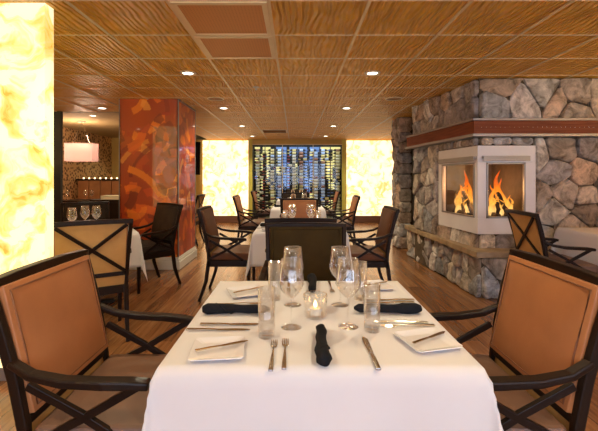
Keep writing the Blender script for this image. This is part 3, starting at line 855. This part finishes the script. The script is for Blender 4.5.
# ------------------------------------------------------------------ chairs
def make_chair(mt='leather'):
    t = thing('dining_chair', 'chair', 'chair')
    def stile(z):   # y of the back stile centre line
        pts = [(0, -.335), (.2, -.265), (.42, -.235), (.50, -.238), (.65, -.262), (.80, -.298), (.95, -.342)]
        for (z0, y0), (z1, y1) in zip(pts, pts[1:]):
            if z <= z1: return y0 + (y1 - y0) * (z - z0) / (z1 - z0)
        return pts[-1][1]
    # legs
    for s in (-1, 1):
        bm = bmesh.new(); bar(bm, [(s * .245, stile(z), z) for z in (0, .07, .14, .21, .28, .35, .42)], .034, .036, (1, 0, 0), [.8, .82, .88, .94, 1, 1, 1])
        link_mesh('leg', bm, 'dark_wood', t, bevel=.004)
        bm = bmesh.new(); bar(bm, [(s * .245, .175, 0), (s * .247, .175, .40)], .038, .038, (1, 0, 0), [.7, 1]); link_mesh('leg', bm, 'dark_wood', t, bevel=.004)
    bm = bmesh.new()
    B(bm, -.262, .262, .16, .195, .36, .425); B(bm, -.262, .262, -.245, -.21, .36, .425)
    for s in (-1, 1): B(bm, s * .262, s * .232, -.21, .16, .36, .425)
    link_mesh('seat_frame', bm, 'dark_wood', t, bevel=.004)
    bm = bmesh.new(); B(bm, -.255, .255, -.21, .20, .425, .50)
    bmesh.ops.subdivide_edges(bm, edges=bm.edges[:], cuts=4, use_grid_fill=True)
    for v in bm.verts:
        if v.co.z > .49: v.co.z += .018 * (1 - (v.co.x / .255) ** 2) * (1 - ((v.co.y + .005) / .205) ** 2)
    link_mesh('seat', bm, 'seat_leather' if mt == 'leather' else mt, t, smooth=False, bevel=.018)
    # back frame: stiles, top rail, two lower rails
    bm = bmesh.new()
    for s in (-1, 1):
        bar(bm, [(s * (.245 + .022 * max(0, (z - .42)) / .5), stile(z), z) for z in (.42, .50, .58, .65, .73, .80, .88, .94)], .028, .034, (1, 0, 0))
    bar(bm, [(-.281, stile(.94), .935), (-.14, stile(.94) - .008, .940), (0, stile(.94) - .011, .941), (.14, stile(.94) - .008, .940), (.281, stile(.94), .935)], .036, .036, (0, 0, 1))
    bar(bm, [(-.245, stile(.515), .515), (.245, stile(.515), .515)], .03, .03, (0, 0, 1))
    link_mesh('back_frame', bm, 'dark_wood', t, bevel=.005)
    # lean plane
    ya, yb = stile(.525), stile(.927); ln = math.hypot(.402, yb - ya); an = math.atan2(-(yb - ya), .402)
    Mx = Matrix.Translation((0, ya, .525)) @ Matrix.Rotation(an, 4, 'X')
    bm = bmesh.new(); B(bm, -.240, .240, .0, .034, .006, ln)
    bmesh.ops.subdivide_edges(bm, edges=bm.edges[:], cuts=6, use_grid_fill=True)
    for v in bm.verts:
        x, y, z = v.co
        if y > .03: v.co.y += .012 * (1 - (x / .232) ** 4) * (1 - ((z - ln / 2) / (ln / 2)) ** 4)
        v.co.x *= 1 + .035 * z / ln
    bmesh.ops.transform(bm, matrix=Mx, verts=bm.verts)
    br = link_mesh('backrest', bm, mt, t, smooth=False, bevel=.006)
    for p in br.data.polygons: p.use_smooth = True
    bm = bmesh.new(); w = .222; a0, a1 = .024, ln - .018
    loop = [(-w, a0), (-w, (a0 + a1) / 2), (-w * 1.03, a1), (-w / 2, a1), (0, a1), (w / 2, a1), (w * 1.03, a1), (w, (a0 + a1) / 2), (w, a0), (w / 2, a0), (0, a0), (-w / 2, a0)]
    tube(bm, [Mx @ Vector((x, .036, z)) for x, z in loop], .0035, 6, closed=True)
    link_mesh('piping', bm, 'piping' if mt == 'leather' else mt, br, smooth=True)
    # outer back
    bm = bmesh.new(); B(bm, -.235, .235, -.012, -.002, -.10, ln, mat=Mx)
    link_mesh('back_panel', bm, 'tan_fabric' if mt == 'leather' else mt, t)
    bm = bmesh.new()
    for s in (-1, 1):
        bar(bm, [Mx @ Vector((s * -.232, -.019, .02)), Mx @ Vector((s * .238, -.019, ln - .01))], .026, .014, Mx.to_3x3() @ Vector((1, 0, 0)))
    bar(bm, [Mx @ Vector((-.235, -.019, -.0)), Mx @ Vector((.235, -.019, -.0))], .03, .014, (0, 0, 1))
    link_mesh('back_cross', bm, 'dark_wood', t, bevel=.002)
    # arms and side crosses
    for s in (-1, 1):
        bm = bmesh.new(); x = s * .262
        bar(bm, [(x, stile(.70) + .005, .705), (x + s * .01, -.20, .672), (x + s * .016, -.10, .655), (x + s * .016, .02, .650), (x + s * .008, .10, .645), (x, .155, .638)], .042, .026, (1, 0, 0), [.8, .9, 1, 1.05, 1.05, .95])
        link_mesh('armrest', bm, 'dark_wood', t, bevel=.006)
        bm = bmesh.new(); x = s * .252
        bar(bm, [(x, -.225, .63), (x, -.06, .54), (x, .12, .425)], .018, .024, (1, 0, 0))
        bar(bm, [(x, -.225, .44), (x, -.05, .53), (x + s * .006, .135, .64)], .018, .024, (1, 0, 0))
        link_mesh('arm_brace', bm, 'dark_wood', t, bevel=.002)
    return t
chair0 = make_chair(); used_c = [False]
VAR = {}
def restyle(o, mt):
    for ch in o.children:
        nm = ch.name.split('.')[0]
        if nm in ('backrest', 'seat', 'back_panel', 'piping') and (nm != 'back_panel' or mt == 'black_fabric'):
            k = (nm, mt)
            if k not in VAR:
                VAR[k] = ch.data.copy(); VAR[k].materials[0] = M[mt]
            ch.data = VAR[k]
        restyle(ch, mt)
def place_chair(x, y, face, label, group=None, mt=None):
    """face: direction (degrees, 0 = +X) the sitter looks; x,y = chair origin"""
    o = chair0 if not used_c[0] else copy_tree(chair0)
    used_c[0] = True
    o.location = (x, y, 0); o.rotation_euler = (0, 0, math.radians(face) - PI / 2)
    o['label'] = label; o['category'] = 'chair'
    o['group'] = group or 'wooden framed dining chairs'
    if mt: restyle(o, mt)
    return o

# ------------------------------------------------------------------ tables
def cloth_bm(hw, size, z, seed=0, hd=None):
    hd = hd or hw; n = 56; bm = bmesh.new(); vs = []
    for i in range(n + 1):
        row = []
        for j in range(n + 1):
            u = (i / n - .5) * 2; v = (j / n - .5) * 2
            ex = size - hw
            U_ = u * (hw + ex); V_ = v * (hd + ex)
            a = max(0, abs(U_) - hw); b_ = max(0, abs(V_) - hd)
            su = 1 if U_ > 0 else -1; sv = 1 if V_ > 0 else -1
            x = max(-hw, min(hw, U_)); y = max(-hd, min(hd, V_)); dz = 0
            if a > 0 or b_ > 0:
                drop = math.hypot(a, b_); k = min(a, b_)
                fold = .007 * math.sin((x * 17 + y * 13) + seed) * min(1, drop / .2)
                out = .005 + .010 * (drop / .33) + fold * .6
                if a > 0 and b_ > 0:
                    x += su * (out + .22 * k * (a / drop) * 1.0); y += sv * (out + .22 * k * (b_ / drop) * 1.0)
                elif a > 0: x += su * out
                else: y += sv * out
                dz = drop * .985
            row.append(bm.verts.new((x, y, z - dz + (0.0008 * noise.noise(Vector((x * 6, y * 6, seed))) if not dz else 0))))
        vs.append(row)
    for i in range(n):
        for j in range(n): bm.faces.new((vs[i][j], vs[i + 1][j], vs[i + 1][j + 1], vs[i][j + 1]))
    return bm
def make_table(x, y, rz, desc, seed, drop=.33, hw=.449):
    t = thing('dining_table', 'square pedestal dining table ' + desc, 'table', (x, y, 0), rz)
    box_obj('tabletop', -hw + .008, hw - .008, -hw + .008, hw - .008, .715, .745, 'dark_wood', t, bevel=.004)
    bm = bmesh.new(); lathe(bm, [(0, .03), (.035, .03), (.035, .70), (.12, .71), (.12, .715), (0, .715)], 20); link_mesh('pedestal', bm, 'black_metal', t, smooth=False)
    bm = bmesh.new(); B(bm, -.28, .28, -.035, .035, .0, .035); B(bm, -.035, .035, -.28, -.035, .0, .035); B(bm, -.035, .035, .035, .28, .0, .035); link_mesh('base', bm, 'black_metal', t, bevel=.005)
    c = link_mesh('tablecloth', cloth_bm(hw, hw + drop, .750, seed), 'linen', smooth=True)
    c.location = (x, y, 0); c.rotation_euler = (0, 0, rz)
    so = c.modifiers.new('Solidify', 'SOLIDIFY'); so.thickness = .002; so.offset = -1
    tag(c, 'white tablecloth draped over the square table ' + desc, 'tablecloth')
    return t
TZ = .7505

# glassware -----------------------------------------------------------
def make_wine():
    t = thing('wine_glass', '', 'glass')
    bm = bmesh.new(); lathe(bm, [(.004, .098), (.014, .104), (.033, .125), (.0455, .150), (.0445, .165), (.0395, .200), (.0350, .236), (.0340, .236), (.0385, .200), (.0435, .165), (.0443, .150), (.032, .1265), (.013, .106), (0, .101)], 32)
    link_mesh('bowl', bm, 'glass', t, smooth=True)
    bm = bmesh.new(); lathe(bm, [(.0055, .004), (.0038, .012), (.0032, .05), (.0034, .09), (.0045, .099)], 14); link_mesh('stem', bm, 'glass', t, smooth=True)
    bm = bmesh.new(); lathe(bm, [(0, 0), (.036, 0), (.0365, .0012), (.02, .0028), (.006, .005), (0, .005)], 32); link_mesh('foot', bm, 'glass', t, smooth=True)
    return t
def make_tumbler():
    t = thing('tumbler', '', 'glass')
    bm = bmesh.new(); lathe(bm, [(0, 0), (.026, 0), (.0275, .003), (.0285, .16), (.0273, .16), (.0262, .016), (0, .014)], 32)
    link_mesh('glass_wall', bm, 'glass', t, smooth=True)
    bm = bmesh.new(); lathe(bm, [(0, .002), (.0255, .002), (.0258, .012), (0, .012)], 24); link_mesh('thick_base', bm, 'glass', t)
    return t
def make_candle():
    t = thing('candle_holder', '', 'candle')
    bm = bmesh.new(); lathe(bm, [(0, 0), (.034, 0), (.040, .006), (.044, .085), (.040, .085), (.036, .014), (0, .012)], 36, sq=.035)
    link_mesh('fluted_glass', bm, 'glass', t)
    bm = bmesh.new(); lathe(bm, [(0, .012), (.022, .012), (.022, .034), (0, .032)], 20); c = link_mesh('candle', bm, 'candle_wax', t)
    bm = bmesh.new(); lathe(bm, [(0, .034), (.006, .040), (.007, .047), (.003, .058), (0, .064)], 12); link_mesh('flame', bm, 'candle_flame', c, smooth=True)
    return t
def make_napkin():
    bm = bmesh.new(); n = 14; pts = []; rd = []
    for i in range(n + 1):
        tt = i / n; pts.append((-.128 + .256 * tt, .004 * math.sin(tt * 5), .021))
        rd.append(.021 * (1.0 - .28 * tt) * (1 + .08 * math.sin(tt * 9)) if i else .013)
    rd[-1] = .006
    tube(bm, pts, rd, 14)
    for v in bm.verts:
        v.co.z = max(0, v.co.z * .92)
        v.co += Vector((0, 1, 0)) * .0022 * math.sin(v.co.x * 70 + v.co.z * 260)
    o = link_mesh('rolled_napkin', bm, 'napkin', smooth=True)
    bm = bmesh.new(); pts = [(-.128 + .03 + i * .02, math.cos(i * 1.1) * .0195, .021 + math.sin(i * 1.1) * .0175) for i in range(6)]
    tube(bm, pts, .003, 6); link_mesh('napkin_fold', bm, 'napkin', o, smooth=True)
    return o
def make_fork():
    bm = bmesh.new()
    bar(bm, [(-.095, 0, .003), (-.05, 0, .004), (0, 0, .006), (.03, 0, .006), (.045, 0, .004)], .009, .0028, (0, 1, 0), [1.5, 1.2, .7, .6, .9])
    bar(bm, [(.045, 0, .004), (.058, 0, .003)], .021, .0022, (0, 1, 0), [.7, 1])
    for k in range(4):
        y = (k - 1.5) * .0058; bar(bm, [(.057, y, .003), (.08, y, .003), (.097, y * .95, .006)], .0032, .002, (0, 1, 0), [1, 1, .6])
    return link_mesh('fork', bm, 'steel', bevel=.0006)
def make_knife():
    t = thing('table_knife', '', 'knife')
    bm = bmesh.new(); bar(bm, [(-.105, 0, .004), (-.05, 0, .0045), (-.01, 0, .004), (0, 0, .003)], .013, .005, (0, 1, 0), [1.1, 1, .8, .7]); link_mesh('handle', bm, 'steel', t, bevel=.001)
    bm = bmesh.new(); bar(bm, [(0, 0, .003), (.05, .001, .003), (.09, .001, .003), (.112, .003, .003)], .018, .0016, (0, 1, 0), [.8, 1, .95, .25]); link_mesh('blade', bm, 'steel', t)
    return t
def make_plate():
    bm = bmesh.new(); rings = []
    for h, z in ((.040, 0), (.052, .0015), (.078, .010), (.078, .0125), (.055, .005), (.050, .004)):
        c = h * .12
        rings.append([bm.verts.new((x, y, z)) for x, y in ((-h + c, -h), (h - c, -h), (h, -h + c), (h, h - c), (h - c, h), (-h + c, h), (-h, h - c), (-h, -h + c))])
    for A, C in zip(rings, rings[1:]):
        for k in range(8): bm.faces.new((A[k], A[(k + 1) % 8], C[(k + 1) % 8], C[k]))
    bm.faces.new(rings[0]); bm.faces.new(rings[-1])
    return link_mesh('bread_plate', bm, 'porcelain', bevel=.001)
POOL = {}
def put(kind, x, y, z, rz, label, cat, group, scale=1):
    mk = {'wine': make_wine, 'tumbler': make_tumbler, 'candle': make_candle, 'napkin': make_napkin, 'fork': make_fork, 'knife': make_knife, 'plate': make_plate}[kind]
    if kind not in POOL: o = POOL[kind] = mk()
    else: o = copy_tree(POOL[kind])
    o.location = (x, y, z); o.rotation_euler = (0, 0, rz)
    if scale != 1: o.scale = (scale,) * 3
    return tag(o, label, cat, group)

TAB = [(.07, 1.497, 'front table'), (.05, 4.14, 'second table'), (.05, 6.92, 'third table'), (.03, 9.35, 'farthest table')]
# positions relative to the table centre
for ti, (tx, ty, tn) in enumerate(TAB):
    make_table(tx, ty, 0, ['in the foreground', 'second in the middle row', 'third in the middle row', 'nearest the wine display'][ti], ti * 2.3 + .4, hw=.452)
    gx = -.0  # glasses
    W = [(-.083, -.153, 'left, nearer'), (.117, -.147, 'right, nearer'), (-.079, .083, 'left, farther'), (.115, .083, 'right, farther')]
    T = [(-.163, -.235, 'left, nearer'), (.192, -.187, 'right, nearer'), (-.157, .153, 'left, farther'), (.210, .153, 'right, farther')]
    sc_ = 1 if ti == 0 else 1.0
    for x, y, w in W: put('wine', tx + x, ty + y, TZ, random.random() * 6, 'stemmed wine glass on the %s, %s of its four' % (tn, w), 'glass', 'wine glasses on the ' + tn, sc_)
    for x, y, w in T: put('tumbler', tx + x, ty + y, TZ, 0, 'tall straight water tumbler on the %s, %s of its four' % (tn, w), 'glass', 'water tumblers on the ' + tn)
    put('candle', tx + .006, ty - .055, TZ, 0, 'lit candle in a fluted glass holder on the ' + tn, 'candle', None)
    g_ = 'rolled dark napkins on the ' + tn
    put('napkin', tx - .295, ty - .025, TZ, 0, 'rolled charcoal napkin at the left seat of the ' + tn, 'napkin', g_)
    put('napkin', tx + .285, ty - .018, TZ, PI, 'rolled charcoal napkin at the right seat of the ' + tn, 'napkin', g_)
    put('napkin', tx + .012, ty + .34, TZ, -PI / 2, 'rolled charcoal napkin at the far seat of the ' + tn, 'napkin', g_)
    put('napkin', tx + .012, ty - .325, TZ, PI / 2, 'rolled charcoal napkin at the near seat of the ' + tn, 'napkin', g_)
    if ti < 2:
        gk = 'table knives on the ' + tn; gf = 'table forks on the ' + tn; gp = 'square bread plates on the ' + tn
        for (x, y, a, w) in ((-.30, -.137, 0, 'left seat, inner'), (-.335, -.185, 0, 'left seat, outer'), (.32, .10, PI, 'right seat, inner'), (.33, .135, PI, 'right seat, outer'), (.155, -.355, PI / 2, 'near seat'), (-.10, .31, -PI / 2, 'far seat, inner')):
            put('knife', tx + x, ty + y, TZ, a, 'steel table knife at the %s side, on the %s' % (w, tn), 'knife', gk)
        for (x, y, a, w) in ((-.31, .05, 0, 'left seat, inner'), (-.30, .085, .08, 'left seat, outer'), (.31, -.115, PI - .06, 'right seat, inner'), (.325, -.15, PI + .05, 'right seat, outer'), (-.10, -.36, PI / 2, 'near seat, inner'), (-.135, -.37, PI / 2, 'near seat, outer'), (.10, .33, -PI / 2, 'far seat, inner')):
            put('fork', tx + x, ty + y, TZ, a, 'steel dinner fork at the %s side, on the %s' % (w, tn), 'fork', gf)
        for (x, y, a, w) in ((-.29, .235, .35, 'left'), (.30, .33, .2, 'far'), (.345, -.285, .25, 'right'), (-.30, -.345, .1, 'near')):
            put('plate', tx + x, ty + y, TZ + .001, a, 'white square bread plate at the %s seat of the %s' % (w, tn), 'plate', gp)
            put('knife', tx + x + .01, ty + y + .005, TZ + .0135, a + .35, 'butter knife lying across the %s seat bread plate of the %s' % (w, tn), 'knife', 'butter knives on the ' + tn, .75)

# chairs of the middle row
gx = {0: (-.60, .73), 1: (-.66, .70), 2: (-.70, .78), 3: (-.68, .69)}
place_chair(-.60, 1.44, 0, 'leather backed armchair at the left side of the front table, cut by the left edge')
place_chair(.635, 1.44, 180, 'leather backed armchair at the right side of the front table')
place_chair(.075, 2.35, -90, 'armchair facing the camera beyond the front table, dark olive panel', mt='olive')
place_chair(.045, 3.35, 90, 'armchair with back to camera tucked at the near side of the second table')
place_chair(-.65, 4.2, 0, 'armchair with leather coloured as in shade at the left side of the second table', mt='shaded_leather')
place_chair(.70, 4.16, 180, 'armchair with leather coloured as in shade at the right side of the second table', mt='shaded_leather')
place_chair(.07, 5.48, -90, 'armchair at the far side of the second table with lit brown leather')
place_chair(.05, 6.28, 90, 'armchair at the near side of the third table, back to the camera')
place_chair(-.73, 6.95, 0, 'armchair at the left side of the third table')
place_chair(.77, 6.9, 180, 'armchair at the right side of the third table')
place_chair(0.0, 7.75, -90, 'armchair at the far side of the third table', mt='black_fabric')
place_chair(.03, 8.67, 90, 'armchair at the near side of the farthest table')
place_chair(-.69, 9.35, 0, 'armchair at the left side of the farthest table')
place_chair(.71, 9.35, 180, 'armchair at the right side of the farthest table')
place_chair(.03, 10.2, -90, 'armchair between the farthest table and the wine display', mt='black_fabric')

place_chair(-2.14, 7.4, 180, 'gold upholstered armchair half hidden behind the mural pillar', mt='gold')
# left dining group
LR = math.radians(31)
make_table(-2.10, 3.82, LR, 'beside the onyx partition on the left', 3.1)
place_chair(-1.68, 3.15, 121, 'armchair with tan crossed back facing away, beside the onyx partition')
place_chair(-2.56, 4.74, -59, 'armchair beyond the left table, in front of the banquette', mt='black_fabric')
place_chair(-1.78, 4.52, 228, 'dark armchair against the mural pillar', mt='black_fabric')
c, s = math.cos(LR), math.sin(LR)
def lt(a, b_): return (-2.10 + a * c - b_ * s, 3.82 + a * s + b_ * c)
for (a, b_, w) in ((.02, .12, 'left'), (.12, .07, 'right'), (-.10, -.12, 'front')):
    x, y = lt(a, b_); put('wine', x, y, TZ, 0, 'wine glass on the left table, %s of three' % w, 'glass', 'wine glasses on the left table')
for (a, b_, w) in ((-.28, -.02, 'left'), (.28, .05, 'right')):
    x, y = lt(a, b_); put('napkin', x, y, TZ, LR + (0 if w == 'left' else PI), 'rolled charcoal napkin at the %s side of the left table' % w, 'napkin', 'napkins on the left table')
x, y = lt(0, -.02); put('candle', x, y, TZ, 0, 'candle holder on the left table', 'candle', None)
# annex table with glasses
t = thing('dining_table', 'dark bare wooden table in front of the banquette', 'table', (-4.9, 9.2, 0))
box_obj('tabletop', -.55, .55, -.4, .4, .71, .75, 'dark_wood', t, bevel=.006)
bm = bmesh.new(); lathe(bm, [(0, 0), (.25, 0), (.25, .015), (.04, .04), (.035, .70), (0, .71)], 20); link_mesh('pedestal', bm, 'black_metal', t)
for x, y, w in ((-4.95, 9.1, 'left'), (-4.83, 9.15, 'right')): put('wine', x, y, .7505, 0, 'wine glass on the dark annex table, %s of the close pair' % w, 'glass', 'wine glasses on the annex table')
put('wine', -5.36, 9.05, .7505, 0, 'lone wine glass at the left end of the dark annex table', 'glass', 'wine glasses on the annex table')

# right dining group
make_table(3.20, 3.60, 0, 'by the stone wall on the right', 5.2)
place_chair(2.50, 3.66, -4, 'armchair with tan crossed back in front of the fireplace')
place_chair(3.20, 2.92, 90, 'armchair at the near side of the right table by the stone wall')
for (a, b_, w) in ((.05, .12, 'left'), (.18, .05, 'right')): put('wine', 3.2 + a, 3.6 + b_, TZ, 0, 'wine glass on the right table, %s of two' % w, 'glass', 'wine glasses on the right table')
put('napkin', 2.92, 3.5, TZ, 0, 'rolled charcoal napkin on the right table', 'napkin', None)
put('candle', 3.22, 3.5, TZ, 0, 'candle holder on the right table by the stone wall', 'candle', None)

# ------------------------------------------------------------------ light
w = bpy.data.worlds.new('World'); S.world = w; w.use_nodes = True
bg = w.node_tree.nodes['Background']
sky = w.node_tree.nodes.new('ShaderNodeTexSky'); sky.sky_type = 'HOSEK_WILKIE'; sky.sun_direction = (.3, .6, .7); sky.turbidity = 5
w.node_tree.links.new(sky.outputs[0], bg.inputs['Color']); bg.inputs['Strength'].default_value = .5
def area(name, loc, rot, sx, sy, power, col):
    L = bpy.data.lights.new(name, 'AREA'); L.shape = 'RECTANGLE'; L.size = sx; L.size_y = sy; L.energy = power; L.color = col
    o = bpy.data.objects.new(name, L); COL.objects.link(o); o.location = loc; o.rotation_euler = rot; return o
for i, (a, b_) in enumerate(WN):
    area('window_daylight', ((a + b_) / 2, YB - .25, 1.35), (PI / 2, 0, 0), b_ - a, 1.7, 32 * (b_ - a), (.70, .78, 1.0))
L = bpy.data.lights.new('fire_glow', 'POINT'); L.energy = 16; L.color = (1, .5, .18); L.shadow_soft_size = .12
o = bpy.data.objects.new('fire_glow', L); COL.objects.link(o); o.location = (FX, FY, 1.12)
L = bpy.data.lights.new('chandelier_glow', 'POINT'); L.energy = 45; L.color = (1, .72, .5); L.shadow_soft_size = .15
o = bpy.data.objects.new('chandelier_glow', L); COL.objects.link(o); o.location = (-5.03, 9.0, 2.15)
area('wine_case_light', (.08, 11.22, 2.22), (0, 0, 0), 2.4, .12, 9, (.75, .86, 1.0)).rotation_euler = (math.radians(25), 0, 0)

def sconce(x, y, rz, lab):  # unseen sconces, added as warm uplight to brighten the ceiling
    t = thing('fill_sconce', lab, 'fill lamp', (x, y, 1.75), rz, 'added fill sconces')
    bm = bmesh.new(); B(bm, -.05, .05, 0, .015, -.08, .08); B(bm, -.01, .01, .015, .06, -.02, .0); link_mesh('back_plate', bm, 'fixture', t, bevel=.003)
    bm = bmesh.new(); lathe(bm, [(.01, -.06), (.06, -.045), (.10, .0), (.115, .05), (.108, .05), (.094, .004), (.055, -.037), (.01, -.05)], 24, mat=Matrix.Translation((0, .14, 0))); link_mesh('bowl', bm, 'fixture', t, smooth=True)
    L = bpy.data.lights.new('fill_sconce_bulb', 'POINT'); L.energy = FILL_SCONCE; L.color = (1, .76, .38); L.shadow_soft_size = .05
    lo = bpy.data.objects.new('fill_sconce_bulb', L); COL.objects.link(lo); lo.parent = t; lo.location = (0, .14, .04)
FILL_SCONCE = 85
for x in (-2.6, 2.15): sconce(x, YB, 0, 'added fill sconce on the rear wall at %s' % ('the left' if x < -4 else 'the middle left' if x < 0 else 'the pier between windows'))
for y in (-1.2, .9, 3.0): sconce(XR, y, PI / 2, 'added fill sconce on the right wall, ' + {-1.2: 'rear', .9: 'middle', 3.0: 'nearest the fireplace'}[y])
for y in (-.8, 1.6, 4.2): sconce(XL, y, -PI / 2, 'added fill sconce on the left wall, ' + {-.8: 'rear', 1.6: 'middle', 4.2: 'front'}[y])

# ------------------------------------------------------------------ camera
cam = bpy.data.cameras.new('Camera'); co = bpy.data.objects.new('Camera', cam); COL.objects.link(co)
co.location = (0, 0, CAMH); co.rotation_euler = (PI / 2, 0, 0)
cam.sensor_width = 36; cam.lens = 385 / 598 * 36
cam.shift_x = 4 / 598; cam.shift_y = -37.5 / 598; cam.clip_start = .05
S.camera = co
S.view_settings.view_transform = 'Standard'; S.view_settings.look = 'None'
S.view_settings.exposure = 0.0; S.view_settings.gamma = 1; S.view_settings.use_curve_mapping = False
